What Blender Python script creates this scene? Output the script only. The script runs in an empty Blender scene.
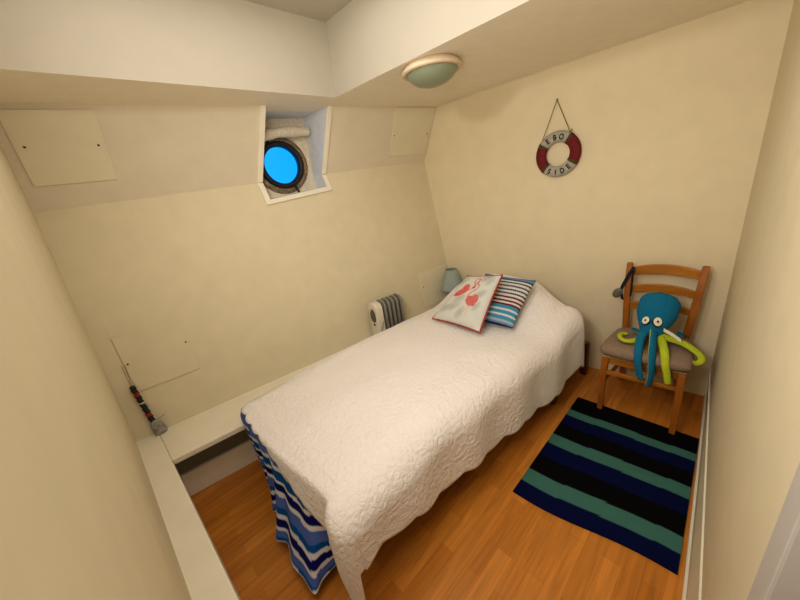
import bpy, bmesh, math, random
from mathutils import Vector, Matrix, noise

random.seed(4)
scene = bpy.context.scene
COL = scene.collection
PI = math.pi

# ------------------------------------------------------------------ materials
def new_mat(name):
    m = bpy.data.materials.new(name)
    m.use_nodes = True
    nt = m.node_tree
    return m, nt, nt.nodes['Principled BSDF']

def N(nt, typ, **kw):
    n = nt.nodes.new(typ)
    for k, v in kw.items():
        if k in n.inputs:
            n.inputs[k].default_value = v
        else:
            setattr(n, k, v)
    return n

def coords(nt, kind='Object', scale=(1, 1, 1), rot=(0, 0, 0)):
    tc = nt.nodes.new('ShaderNodeTexCoord')
    mp = nt.nodes.new('ShaderNodeMapping')
    mp.inputs['Scale'].default_value = scale
    mp.inputs['Rotation'].default_value = rot
    nt.links.new(tc.outputs[kind], mp.inputs['Vector'])
    return mp.outputs['Vector']

def add_bump(nt, bsdf, height, strength, dist):
    b = nt.nodes.new('ShaderNodeBump')
    b.inputs['Strength'].default_value = strength
    b.inputs['Distance'].default_value = dist
    nt.links.new(height, b.inputs['Height'])
    nt.links.new(b.outputs['Normal'], bsdf.inputs['Normal'])

def simple(name, col, rough=.6, metal=0, noise_scale=None, var=.06, bump=0, bdist=.002, spec=None):
    m, nt, p = new_mat(name)
    p.inputs['Roughness'].default_value = rough
    p.inputs['Metallic'].default_value = metal
    if spec is not None:
        p.inputs['Specular IOR Level'].default_value = spec
    c = (*col, 1)
    if noise_scale:
        v = coords(nt)
        n = N(nt, 'ShaderNodeTexNoise', Scale=noise_scale, Detail=5.0)
        nt.links.new(v, n.inputs['Vector'])
        r = nt.nodes.new('ShaderNodeValToRGB')
        r.color_ramp.elements[0].color = (*[x * (1 - var) for x in col], 1)
        r.color_ramp.elements[1].color = (*[min(1, x * (1 + var)) for x in col], 1)
        r.color_ramp.elements[0].position = .3
        r.color_ramp.elements[1].position = .7
        nt.links.new(n.outputs['Fac'], r.inputs['Fac'])
        nt.links.new(r.outputs['Color'], p.inputs['Base Color'])
        if bump:
            add_bump(nt, p, n.outputs['Fac'], bump, bdist)
    else:
        p.inputs['Base Color'].default_value = c
    return m

WALL = (.74, .655, .47)
M = {}
M['wall'] = simple('cream_wall_paint', WALL, .75, noise_scale=9, var=.025, bump=.12, bdist=.004)
M['wall_end'] = simple('lit_cream_end_wall', (.82, .72, .515), .75, noise_scale=9, var=.025, bump=.12, bdist=.004)  # wall cream made lighter to stand for the light on the end wall
M['panel'] = simple('cream_panel_paint', (.78, .70, .525), .6, noise_scale=12, var=.02, bump=.08, bdist=.003)
M['hull_up'] = simple('cream_upper_paint', (.745, .665, .525), .7, noise_scale=9, var=.03, bump=.1, bdist=.003)
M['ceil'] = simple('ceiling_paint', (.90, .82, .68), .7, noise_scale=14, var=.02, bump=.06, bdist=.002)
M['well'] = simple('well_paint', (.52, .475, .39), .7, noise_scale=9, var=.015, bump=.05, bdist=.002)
M['trim'] = simple('white_gloss_trim', (.88, .82, .68), .45, noise_scale=7, var=.025)
M['kick'] = simple('pale_kick_board', (.93, .87, .74), .5, noise_scale=9, var=.04)
M['recess'] = simple('daylit_white_recess', (.76, .79, .84), .5, noise_scale=18, var=.05)  # white with the bluish daylight put into its colour
M['door'] = simple('shade_grey_door', (.54, .50, .47), .55, noise_scale=8, var=.03)  # cool grey of the shade near the camera put into the door colour
M['screw'] = simple('dark_screw', (.03, .022, .015), .5)
M['black'] = simple('black_plastic', (.012, .012, .014), .45)
M['black_cloth'] = simple('black_webbing', (.012, .012, .016), .9)
M['greymetal'] = simple('grey_plastic', (.13, .13, .11), .5, noise_scale=40, var=.2)
M['brass'] = simple('aged_bronze', (.30, .22, .14), .5, metal=.3, noise_scale=60, var=.5, bump=.4)
M['sacking'] = simple('cream_cloth', (.74, .66, .52), .9, noise_scale=60, var=.12, bump=.4)
M['darkcloth'] = simple('slate_cloth', (.07, .075, .09), .9, noise_scale=60, var=.2)
M['mattress'] = simple('mattress_ticking', (.75, .72, .66), .9, noise_scale=60, var=.04)
M['redwood'] = simple('reddish_bed_wood', (.16, .045, .02), .45, noise_scale=20, var=.25)
M['rubber_red'] = simple('lifebuoy_red', (.16, .005, .008), .7, noise_scale=60, var=.2)
M['buoy_grey'] = simple('lifebuoy_grey_white', (.42, .40, .34), .7, noise_scale=70, var=.15)
M['buoy_band'] = simple('lifebuoy_brown_band', (.10, .06, .025), .8)
M['ink'] = simple('black_ink', (.02, .015, .012), .8)
M['twine'] = simple('brown_twine', (.20, .13, .06), .9, noise_scale=90, var=.3)
M['shade'] = simple('grey_blue_lampshade', (.36, .43, .41), .85, noise_scale=150, var=.08, bump=.2)
M['wood_base'] = simple('brown_lamp_base', (.30, .17, .08), .5, noise_scale=30, var=.2)
M['heater_white'] = simple('heater_cream_plastic', (.74, .68, .56), .4, noise_scale=20, var=.02)
M['heater_grey'] = simple('heater_grey_enamel', (.26, .245, .21), .35, noise_scale=30, var=.06)
M['heater_dial'] = simple('heater_dark_dial', (.10, .09, .085), .5, noise_scale=40, var=.1)
M['seat_rush'] = simple('rush_seat', (.45, .32, .16), .85, noise_scale=60, var=.2, bump=.4)
M['pad'] = simple('taupe_pad_fabric', (.30, .21, .155), .95, noise_scale=130, var=.15, bump=.35)
M['octo_blue'] = simple('blue_plush', (.004, .17, .31), .95, noise_scale=160, var=.15, bump=.4)
M['octo_green'] = simple('lime_plush', (.50, .58, .03), .95, noise_scale=160, var=.12, bump=.4)
M['white_felt'] = simple('white_felt', (.80, .76, .62), .9, noise_scale=90, var=.04)
M['bead_black'] = simple('black_bead', (.01, .01, .012), .3)
M['bead_red'] = simple('red_bead', (.35, .02, .02), .35)
M['bead_cream'] = simple('cream_bead', (.62, .55, .25), .5)
M['stone'] = simple('grey_pebble', (.30, .28, .25), .6, noise_scale=40, var=.5, bump=.3)
M['lamp_rim'] = simple('cream_lamp_rim', (.72, .58, .42), .5, noise_scale=30, var=.02)
M['pompom'] = simple('coral_red_trim', (.40, .06, .05), .95, noise_scale=120, var=.3, bump=.4)

def wood(name, c1, c2, axis_scale=(4, 40, 40), rough=.42):
    m, nt, p = new_mat(name)
    v = coords(nt, scale=axis_scale)
    n = N(nt, 'ShaderNodeTexNoise', Scale=1.0, Detail=6.0, Distortion=.6)
    nt.links.new(v, n.inputs['Vector'])
    r = nt.nodes.new('ShaderNodeValToRGB')
    r.color_ramp.elements[0].color = (*c1, 1); r.color_ramp.elements[0].position = .3
    r.color_ramp.elements[1].color = (*c2, 1); r.color_ramp.elements[1].position = .72
    nt.links.new(n.outputs['Fac'], r.inputs['Fac'])
    nt.links.new(r.outputs['Color'], p.inputs['Base Color'])
    p.inputs['Roughness'].default_value = rough
    return m
M['chair_wood'] = wood('honey_chair_wood', (.30, .090, .010), (.45, .165, .022), (40, 40, 5))
M['slat_wood'] = wood('honey_slat_wood', (.36, .135, .013), (.52, .225, .028), (40, 5, 40))

def floor_mat():
    m, nt, p = new_mat('laminate_strip_floor')
    v = coords(nt, rot=(0, 0, math.radians(3)))
    b = N(nt, 'ShaderNodeTexBrick', Scale=1.0)
    b.inputs['Brick Width'].default_value = .40
    b.inputs['Row Height'].default_value = .066
    b.inputs['Mortar Size'].default_value = .0007
    b.inputs['Mortar Smooth'].default_value = .1
    b.inputs['Bias'].default_value = 0
    b.offset = .37; b.offset_frequency = 2
    b.inputs['Color1'].default_value = (.54, .205, .026, 1)
    b.inputs['Color2'].default_value = (.72, .30, .052, 1)
    b.inputs['Mortar'].default_value = (.47, .175, .025, 1)
    nt.links.new(v, b.inputs['Vector'])
    mp = nt.nodes.new('ShaderNodeMapping')
    mp.inputs['Scale'].default_value = (3, 45, 1)
    nt.links.new(v, mp.inputs['Vector'])
    n = N(nt, 'ShaderNodeTexNoise', Scale=1.0, Detail=6.0, Distortion=.8)
    nt.links.new(mp.outputs['Vector'], n.inputs['Vector'])
    r = nt.nodes.new('ShaderNodeValToRGB')
    r.color_ramp.elements[0].color = (.72, .70, .68, 1); r.color_ramp.elements[0].position = .3
    r.color_ramp.elements[1].color = (1.12, 1.1, 1.1, 1); r.color_ramp.elements[1].position = .7
    nt.links.new(n.outputs['Fac'], r.inputs['Fac'])
    mx = nt.nodes.new('ShaderNodeMix'); mx.data_type = 'RGBA'; mx.blend_type = 'MULTIPLY'
    mx.inputs['Factor'].default_value = .8
    nt.links.new(b.outputs['Color'], mx.inputs['A'])
    nt.links.new(r.outputs['Color'], mx.inputs['B'])
    nt.links.new(mx.outputs['Result'], p.inputs['Base Color'])
    p.inputs['Roughness'].default_value = .38
    return m
M['floor'] = floor_mat()

def quilt_mat():
    m, nt, p = new_mat('white_matelasse_quilt')
    p.inputs['Base Color'].default_value = (.87, .815, .785, 1)
    p.inputs['Roughness'].default_value = .92
    p.inputs['Sheen Weight'].default_value = .25
    v = coords(nt, 'UV')
    n = N(nt, 'ShaderNodeTexNoise', Scale=22.0, Detail=2.0)
    nt.links.new(v, n.inputs['Vector'])
    va = nt.nodes.new('ShaderNodeMix'); va.data_type = 'RGBA'
    va.inputs['Factor'].default_value = .022
    nt.links.new(v, va.inputs['A']); nt.links.new(n.outputs['Color'], va.inputs['B'])
    vo = N(nt, 'ShaderNodeTexVoronoi', feature='F1', Scale=15.0)
    nt.links.new(va.outputs['Result'], vo.inputs['Vector'])
    m1 = N(nt, 'ShaderNodeMath', operation='MULTIPLY'); m1.inputs[1].default_value = 15.0
    nt.links.new(vo.outputs['Distance'], m1.inputs[0])
    sn = N(nt, 'ShaderNodeMath', operation='SINE'); nt.links.new(m1.outputs[0], sn.inputs[0])
    vo2 = N(nt, 'ShaderNodeTexVoronoi', feature='DISTANCE_TO_EDGE', Scale=40.0)
    nt.links.new(va.outputs['Result'], vo2.inputs['Vector'])
    rp = nt.nodes.new('ShaderNodeValToRGB'); rp.color_ramp.interpolation = 'EASE'
    rp.color_ramp.elements[0].position = 0; rp.color_ramp.elements[1].position = .2
    nt.links.new(vo2.outputs['Distance'], rp.inputs['Fac'])
    fine = N(nt, 'ShaderNodeTexNoise', Scale=260.0, Detail=2.0)
    nt.links.new(v, fine.inputs['Vector'])
    a1 = N(nt, 'ShaderNodeMath', operation='MULTIPLY_ADD')
    nt.links.new(sn.outputs[0], a1.inputs[0]); a1.inputs[1].default_value = .62
    nt.links.new(rp.outputs['Color'], a1.inputs[2])
    a2 = N(nt, 'ShaderNodeMath', operation='MULTIPLY_ADD')
    nt.links.new(fine.outputs['Fac'], a2.inputs[0]); a2.inputs[1].default_value = .3
    nt.links.new(a1.outputs[0], a2.inputs[2])
    add_bump(nt, p, a2.outputs[0], .36, .0045)
    return m
M['quilt'] = quilt_mat()

def vcol_mat(name, rough=.9, bump_scale=250, bump=.35, wave=None):
    m, nt, p = new_mat(name)
    a = nt.nodes.new('ShaderNodeVertexColor'); a.layer_name = 'tint'
    nt.links.new(a.outputs['Color'], p.inputs['Base Color'])
    p.inputs['Roughness'].default_value = rough
    p.inputs['Specular IOR Level'].default_value = .12
    v = coords(nt)
    n = N(nt, 'ShaderNodeTexNoise', Scale=bump_scale, Detail=3.0)
    nt.links.new(v, n.inputs['Vector'])
    add_bump(nt, p, n.outputs['Fac'], bump, .003)
    return m
M['cush_flam'] = vcol_mat('flamingo_cotton')
M['cush_stripe'] = vcol_mat('striped_knit')
M['rug'] = vcol_mat('striped_rug_wool', .95, 220, .6)
M['sheet'] = vcol_mat('striped_sheet_cotton', .85, 180, .15)

# glass of the ceiling lamp and of the porthole
m, nt, p = new_mat('frosted_green_glass')
p.inputs['Base Color'].default_value = (.33, .38, .27, 1); p.inputs['Roughness'].default_value = .28
p.inputs['Transmission Weight'].default_value = .15
M['lamp_glass'] = m
m, nt, p = new_mat('porthole_glass')
out = nt.nodes['Material Output']
tr = nt.nodes.new('ShaderNodeBsdfTransparent'); tr.inputs['Color'].default_value = (.55, .93, 1, 1)
gl = nt.nodes.new('ShaderNodeBsdfGlossy'); gl.inputs['Roughness'].default_value = .08
mx = nt.nodes.new('ShaderNodeMixShader'); mx.inputs['Fac'].default_value = .04
nt.links.new(tr.outputs[0], mx.inputs[1]); nt.links.new(gl.outputs[0], mx.inputs[2])
nt.links.new(mx.outputs[0], out.inputs['Surface'])
M['pane'] = m

# ------------------------------------------------------------------ mesh helpers
class MB:
    def __init__(s):
        s.v = []; s.f = []; s.mi = []; s.cur = 0
    def vert(s, p):
        s.v.append(tuple(p)); return len(s.v) - 1
    def face(s, *idx):
        s.f.append(tuple(idx)); s.mi.append(s.cur)
    def quad(s, a, b, c, d):
        s.face(*[s.vert(p) for p in (a, b, c, d)])
    def hexa(s, P):   # 8 points: bottom 4 ccw, top 4 ccw
        i = [s.vert(p) for p in P]
        for q in ((3, 2, 1, 0), (4, 5, 6, 7), (0, 1, 5, 4), (1, 2, 6, 5), (2, 3, 7, 6), (3, 0, 4, 7)):
            s.face(*[i[k] for k in q])
    def box(s, x0, x1, y0, y1, z0, z1, T=None):
        P = [(x0, y0, z0), (x1, y0, z0), (x1, y1, z0), (x0, y1, z0), (x0, y0, z1), (x1, y0, z1), (x1, y1, z1), (x0, y1, z1)]
        if T: P = [tuple(T @ Vector(p)) for p in P]
        s.hexa(P)
    def tube(s, pts, rad, n=10, caps=True, closed=False, squash=None, rnd=False):
        pts = [Vector(p) for p in pts]; m = len(pts)
        if not hasattr(rad, '__len__'): rad = [rad] * m
        rings = []
        up = Vector((0, 0, 1))
        prev = None
        for i, p in enumerate(pts):
            if closed: t = pts[(i + 1) % m] - pts[i - 1]
            elif i == 0: t = pts[1] - pts[0]
            elif i == m - 1: t = pts[-1] - pts[-2]
            else: t = pts[i + 1] - pts[i - 1]
            t.normalize()
            if prev is None:
                a = up.cross(t)
                if a.length < .05: a = Vector((1, 0, 0)).cross(t)
                a.normalize()
            else:
                a = prev - t * prev.dot(t); a.normalize()
            prev = a
            b = t.cross(a)
            sq = squash or (1, 1)
            rings.append([s.vert(p + (a * math.cos(2 * PI * k / n) * sq[0] + b * math.sin(2 * PI * k / n) * sq[1]) * rad[i]) for k in range(n)])
        for i in range(m if closed else m - 1):
            A = rings[i]; B = rings[(i + 1) % m]
            for k in range(n):
                s.face(A[k], A[(k + 1) % n], B[(k + 1) % n], B[k])
        if caps and not closed:
            s.face(*reversed(rings[0])); s.face(*rings[-1])
        return rings
    def lathe(s, prof, n=32, T=None, close=False):
        T = T or Matrix.Identity(4)
        rings = []
        for r, z in prof:
            rings.append([s.vert(T @ Vector((r * math.cos(2 * PI * k / n), r * math.sin(2 * PI * k / n), z))) for k in range(n)])
        for i in range(len(prof) - 1):
            for k in range(n):
                s.face(rings[i][k], rings[i][(k + 1) % n], rings[i + 1][(k + 1) % n], rings[i + 1][k])
        if close:
            s.face(*reversed(rings[0])); s.face(*rings[-1])
    def ball(s, c, r, n=12, m=8, T=None):
        c = Vector(c)
        if not hasattr(r, '__len__'): r = (r, r, r)
        R = T or Matrix.Identity(3)
        rings = []
        for i in range(1, m):
            a = PI * i / m
            rings.append([s.vert(c + R @ Vector((r[0] * math.sin(a) * math.cos(2 * PI * k / n), r[1] * math.sin(a) * math.sin(2 * PI * k / n), r[2] * math.cos(a)))) for k in range(n)])
        t = s.vert(c + R @ Vector((0, 0, r[2]))); b = s.vert(c + R @ Vector((0, 0, -r[2])))
        for k in range(n):
            s.face(t, rings[0][k], rings[0][(k + 1) % n]); s.face(b, rings[-1][(k + 1) % n], rings[-1][k])
        for i in range(m - 2):
            for k in range(n):
                s.face(rings[i][k], rings[i + 1][k], rings[i + 1][(k + 1) % n], rings[i][(k + 1) % n])
    def grid(s, fn, nu, nv):
        idx = [[s.vert(fn(i / nu, j / nv)) for j in range(nv + 1)] for i in range(nu + 1)]
        for i in range(nu):
            for j in range(nv):
                s.face(idx[i][j], idx[i + 1][j], idx[i + 1][j + 1], idx[i][j + 1])
        return idx
    def build(s, name, mats, parent=None, smooth=False, bevel=0, seg=2, subsurf=0, solid=0, recalc=True, weld=False):
        me = bpy.data.meshes.new(name)
        me.from_pydata(s.v, [], s.f)
        if not isinstance(mats, (list, tuple)): mats = [mats]
        for x in mats: me.materials.append(x)
        for p, i in zip(me.polygons, s.mi):
            p.material_index = i; p.use_smooth = smooth
        if recalc or weld:
            bm = bmesh.new(); bm.from_mesh(me)
            if weld: bmesh.ops.remove_doubles(bm, verts=bm.verts, dist=1e-5)
            if recalc: bmesh.ops.recalc_face_normals(bm, faces=bm.faces)
            bm.to_mesh(me); bm.free()
        o = bpy.data.objects.new(name, me)
        COL.objects.link(o)
        if parent:
            o.parent = parent
            o.matrix_parent_inverse = Matrix.Translation(parent.location).inverted() if parent.rotation_euler == Vector((0,0,0)).to_tuple() else parent_inv(parent)
        if solid:
            md = o.modifiers.new('thickness', 'SOLIDIFY'); md.thickness = solid; md.offset = -1
        if bevel:
            md = o.modifiers.new('edge', 'BEVEL'); md.width = bevel; md.segments = seg; md.limit_method = 'ANGLE'; md.angle_limit = math.radians(35)
        if subsurf:
            md = o.modifiers.new('smooth', 'SUBSURF'); md.levels = subsurf; md.render_levels = subsurf
        return o

def parent_inv(p):
    return (Matrix.Translation(p.location) @ p.rotation_euler.to_matrix().to_4x4()).inverted()

def thing(name, label, cat, loc, group=None):
    o = bpy.data.objects.new(name, None); COL.objects.link(o)
    o.empty_display_size = .05
    o.location = loc
    o['label'] = label; o['category'] = cat
    if group: o['group'] = group
    return o
def tag(o, label, cat, group=None):
    o['label'] = label; o['category'] = cat
    if group: o['group'] = group
    return o
def struct(o):
    o['kind'] = 'structure'; return o

def sstep(x, a, b):
    if a == b: return 0 if x < a else 1
    t = max(0, min(1, (x - a) / (b - a))); return t * t * (3 - 2 * t)
def lerp(a, b, t): return a + (b - a) * t
def interp(tbl, x):
    if x <= tbl[0][0]: return tbl[0][1]
    for (a, b), (c, d) in zip(tbl, tbl[1:]):
        if x <= c: return b + (d - b) * (x - a) / (c - a)
    return tbl[-1][1]
def catmull(pts, n=6):
    pts = [Vector(p) for p in pts]; out = []
    for i in range(len(pts) - 1):
        p0 = pts[max(0, i - 1)]; p1 = pts[i]; p2 = pts[i + 1]; p3 = pts[min(len(pts) - 1, i + 2)]
        for k in range(n):
            t = k / n
            out.append(.5 * ((2 * p1) + (p2 - p0) * t + (2 * p0 - 5 * p1 + 4 * p2 - p3) * t * t + (3 * p1 - p0 - 3 * p2 + p3) * t ** 3))
    out.append(pts[-1]); return out
def set_vcol(o, fn):
    me = o.data
    ca = me.color_attributes.new('tint', 'FLOAT_COLOR', 'POINT')
    for i, v in enumerate(me.vertices):
        ca.data[i].color = (*fn(i, v.co), 1)

# ------------------------------------------------------------------ room shell
K = .175                      # the hull side runs in towards the far end
XC = 2.44                     # far end wall
ZC = 2.083                    # low ceiling
def zc(x): return 1.664 + .0134 * (x + .06)
def hull(x, z):
    base = 1.975 + K * (XC - x)
    c = 1.698
    return base - .155 * (c - z) if z <= zc(x) else base - .155 * (c - zc(x)) - .49 * (z - zc(x))
def xa(z): return -.125 + .046 * (z - .36)
def yd(x): return -.105 - .019 * (XC - x)
HX = -K / math.sqrt(1 + K * K); 
YAW = -math.atan(K)           # yaw of hull-parallel things
def hp(x, z, off=0):          # point on the hull wall, off = distance into the room
    return (x, hull(x, z) - off, z)

mb = MB(); mb.quad((-.6, -.6, 0), (XC + .1, -.6, 0), (XC + .1, 2.9, 0), (-.6, 2.9, 0))
struct(mb.build('floor', M['floor']))

# hull side wall: lower sheet and upper sheet, with the opening of the porthole box
WX0, WX1, WZ0 = 1.035, 1.462, 1.565
TL_ = [(1.5, 1.050), (1.667, 1.022), (2.09, 1.072)]
TR_ = [(1.5, 1.476), (1.667, 1.443), (2.09, 1.466)]
def wl(z): return interp(TL_, z)
def wr(z): return interp(TR_, z)
def wb(x): return 1.567 + .034 * (x - 1.04) / .43
mb = MB()
def hv(x, z): return (x, hull(x, z), z)
xl0, xr0 = wl(1.567), wr(1.60); xlc, xrc = wl(1.667), wr(1.667); xlt, xrt = wl(2.09), wr(2.09)
zlc, zrc = zc(xlc), zc(xrc)
X0_, X1_ = -.3, XC + .05
mb.quad(hv(X0_, 0), hv(xl0, 0), hv(xl0, wb(xl0)), hv(X0_, 1.4)); mb.face(*[mb.vert(p) for p in (hv(X0_, 1.4), hv(xl0, wb(xl0)), hv(xlc, zlc), hv(X0_, zc(X0_)))])
mb.quad(hv(xl0, 0), hv(xr0, 0), hv(xr0, wb(xr0)), hv(xl0, wb(xl0)))
mb.quad(hv(xr0, 0), hv(X1_, 0), hv(X1_, 1.4), hv(xr0, wb(xr0))); mb.quad(hv(xr0, wb(xr0)), hv(X1_, 1.4), hv(X1_, zc(X1_)), hv(xrc, zrc))
mb.cur = 1
mb.quad(hv(X0_, zc(X0_)), hv(xlc, zlc), hv(xlt, 2.12), hv(X0_, 2.12))
mb.quad(hv(xrc, zrc), hv(X1_, zc(X1_)), hv(X1_, 2.12), hv(xrt, 2.12))
struct(mb.build('wall_left', [M['wall'], M['hull_up']], recalc=False))
# far end wall
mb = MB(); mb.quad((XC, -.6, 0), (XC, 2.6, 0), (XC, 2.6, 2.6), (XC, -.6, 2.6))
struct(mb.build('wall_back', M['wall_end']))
# right wall with its door casing beside the camera
mb = MB(); mb.quad((.52, yd(.52), .2), (XC, yd(XC), .2), (XC, yd(XC), 2.6), (.52, yd(.52), 2.6))
mb.quad((-.6, yd(-.6), 2.02), (.53, yd(.53), 2.02), (.53, yd(.53), 2.6), (-.6, yd(-.6), 2.6))
struct(mb.build('wall_right', M['wall']))
# foot end wall (leans out a little towards the top)
mb = MB(); mb.quad((xa(0), -.6, 0), (xa(0), 2.75, 0), (xa(2.6), 2.75, 2.6), (xa(2.6), -.6, 2.6))
struct(mb.build('wall_front', M['wall']))
# low ceiling with the raised well above the camera
SX, SY, WT = 1.405, 1.768, 2.46
mb = MB(); mb.cur = 0
mb.quad((-.6, SY, ZC), (XC + .1, SY, ZC), (XC + .1, 2.9, ZC), (-.6, 2.9, ZC))
mb.quad((SX, -.6, ZC), (XC + .1, -.6, ZC), (XC + .1, SY, ZC), (SX, SY, ZC))
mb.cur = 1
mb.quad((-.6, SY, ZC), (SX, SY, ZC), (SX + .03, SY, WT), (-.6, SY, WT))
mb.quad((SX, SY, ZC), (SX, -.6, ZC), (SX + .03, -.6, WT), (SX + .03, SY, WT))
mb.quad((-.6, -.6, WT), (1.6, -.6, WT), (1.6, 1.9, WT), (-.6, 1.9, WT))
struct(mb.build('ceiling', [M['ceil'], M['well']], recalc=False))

# vertical batten strip in the hull / foot corner
mb = MB()
P = []
for off in (.0, .006):
    for x, z in ((-.22, .36), (-.026, .36), (-.026, 1.655), (-.22, 1.655)):
        P.append(hp(x, z, off))
mb.hexa(P)
struct(mb.build('trim_1', M['wall'], bevel=.002))

# boxed ledges
LZ = .38
def lf(x): return 1.848 - .17 * x
mb = MB()
x0, x1 = -.018, XC
mb.hexa([(x0, lf(x0), LZ - .032), (x1, lf(x1), LZ - .032), (x1, hull(x1, LZ) + .02, LZ - .032), (x0, hull(x0, LZ) + .02, LZ - .032),
         (x0, lf(x0), LZ), (x1, lf(x1), LZ), (x1, hull(x1, LZ) + .02, LZ), (x0, hull(x0, LZ) + .02, LZ)])
struct(mb.build('trim_2', M['trim'], bevel=.004))
mb = MB()
def kf(x): return 2.004 - .19 * x
mb.hexa([(x0, kf(x0), 0), (x1, kf(x1), 0), (x1, kf(x1) + .02, 0), (x0, kf(x0) + .02, 0),
         (x0, kf(x0), .155), (x1, kf(x1), .155), (x1, kf(x1) + .02, .155), (x0, kf(x0) + .02, .155)])
struct(mb.build('trim_3', M['kick']))
mb = MB()
mb.hexa([(-.30, -.3, 0), (-.0185, -.3, 0), (-.0185, 2.24, 0), (-.30, 2.24, 0), (-.30, -.3, LZ), (-.0185, -.3, LZ), (-.0185, 2.24, LZ), (-.30, 2.24, LZ)])
struct(mb.build('trim_4', M['trim'], bevel=.006))

# skirting along the right wall
mb = MB()
def ys(x): return -.105
xs0, xs1 = .58, XC
def prof(x):
    yt = yd(x)
    return [(x, yt - .02, 0), (x, -.103, 0), (x, -.103, .035), (x, -.112, .042), (x, -.112 if yt > -.112 else yt + .004, .195),
            (x, yt + .006, .198), (x, yt + .006, .212), (x, yt - .02, .214)]
A = [mb.vert(p) for p in prof(xs0)]; B = [mb.vert(p) for p in prof(xs1)]
n = len(A)
for k in range(n):
    mb.cur = 1 if k == 3 else 0
    mb.face(A[k], A[(k + 1) % n], B[(k + 1) % n], B[k])
mb.cur = 0; mb.face(*A); mb.face(*reversed(B))
struct(mb.build('baseboard_right', [M['trim'], M['wall']], bevel=.003))

# door beside the camera (its casing edge shows at the right border)
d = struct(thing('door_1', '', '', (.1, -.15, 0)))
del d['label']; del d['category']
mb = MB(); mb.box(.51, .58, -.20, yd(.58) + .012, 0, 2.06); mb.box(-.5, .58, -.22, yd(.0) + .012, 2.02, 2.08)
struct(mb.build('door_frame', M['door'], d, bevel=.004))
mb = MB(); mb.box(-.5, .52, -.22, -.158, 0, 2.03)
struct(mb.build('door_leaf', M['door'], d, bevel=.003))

# ------------------------------------------------------------------ porthole box
w = struct(thing('window_1', '', '', (1.26, 2.2, 1.6)))
del w['label']; del w['category']
YB = lambda x: 1.975 + .115 + K * (XC - x)      # back of the box
def fr(x, z, off):
    return hp(x, z, off)
# recess faces
mb = MB()
zt = 2.085
for wf in (wl, wr):
    xb_ = wf(1.583); xc_ = wf(1.667); xt_ = wf(2.09)
    zb_ = wb(xb_)
    P = [(xb_, hull(xb_, zb_), zb_), (xc_, hull(xc_, zc(xc_)), zc(xc_)), (xt_, hull(xt_, 2.083), 2.083), (xt_, YB(xt_) + .01, 2.08), (xc_, YB(xc_) + .01, 1.667), (xb_, YB(xb_) + .01, zb_)]
    i_ = [mb.vert(p) for p in P]
    mb.face(i_[0], i_[1], i_[4], i_[5]); mb.face(i_[1], i_[2], i_[3], i_[4])
mb.quad((xlt, hull(xlt, zt), zt), (xrt, hull(xrt, zt), zt), (xrt, YB(xrt) + .01, 2.08), (xlt, YB(xlt) + .01, 2.08))
mb.quad((xl0, hull(xl0, wb(xl0)), wb(xl0)), (xr0, hull(xr0, wb(xr0)), wb(xr0)), (xr0, YB(xr0) + .01, wb(xr0)), (xl0, YB(xl0) + .01, wb(xl0)))
struct(mb.build('window_recess', M['recess'], w, recalc=False))
# back panel with a round hole
PC = Vector((1.232, YB(1.232), 1.782)); PR = .140
ex = Vector((1, -K, 0)).normalized(); ez = Vector((0, 0, 1)); en = ex.cross(ez)   # en points outwards(+y) or in
if en.y > 0: en = -en                                                               # en points into the room
mb = MB()
nn = 48
inner = []; outer = []
for k in range(nn):
    a = 2 * PI * k / nn
    inner.append(mb.vert(PC + ex * PR * math.cos(a) + ez * PR * math.sin(a)))
    ca, sa = math.cos(a), math.sin(a)
    hx = (WX1 + .06 - PC.x) / ex.x if ca > 0 else (PC.x - WX0 + .06) / ex.x
    hz = (2.14 - PC.z) if sa > 0 else (PC.z - WZ0 + .06)
    t = min(hx / max(abs(ca), 1e-6), hz / max(abs(sa), 1e-6))
    outer.append(mb.vert(PC + ex * t * ca + ez * t * sa))
for k in range(nn): mb.face(inner[k], inner[(k + 1) % nn], outer[(k + 1) % nn], outer[k])
struct(mb.build('window_backing', M['sacking'], w, recalc=False))
# frame around the opening (follows both hull sheets)
mb = MB()
fw = .034
def frame_bar(Q, o0=-.004, o1=.014):
    P = []
    for o in (o0, o1):
        for x, z in Q: P.append(hp(x, z, o))
    mb.hexa(P)
for wf, sg in ((wl, -1), (wr, 1)):
    xb_ = wf(1.583); xc_ = wf(1.667); xt_ = wf(2.083); zc_ = zc(xc_)
    frame_bar([(xb_, wb(xb_) - .032), (xb_ + sg * fw, wb(xb_) - .032), (xc_ + sg * fw, zc_ - .001), (xc_, zc_ - .001)])
    frame_bar([(xc_, zc_ + .001), (xc_ + sg * fw, zc_ + .001), (xt_ + sg * fw, 2.083), (xt_, 2.083)])
frame_bar([(xl0 - fw * .5, wb(xl0) - .032), (xr0 + fw * .5, wb(xr0) - .032), (xr0 + fw * .1, wb(xr0)), (xl0 - fw * .1, wb(xl0))], -.003, .0145)
struct(mb.build('window_frame', M['trim'], w, bevel=.003))
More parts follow.
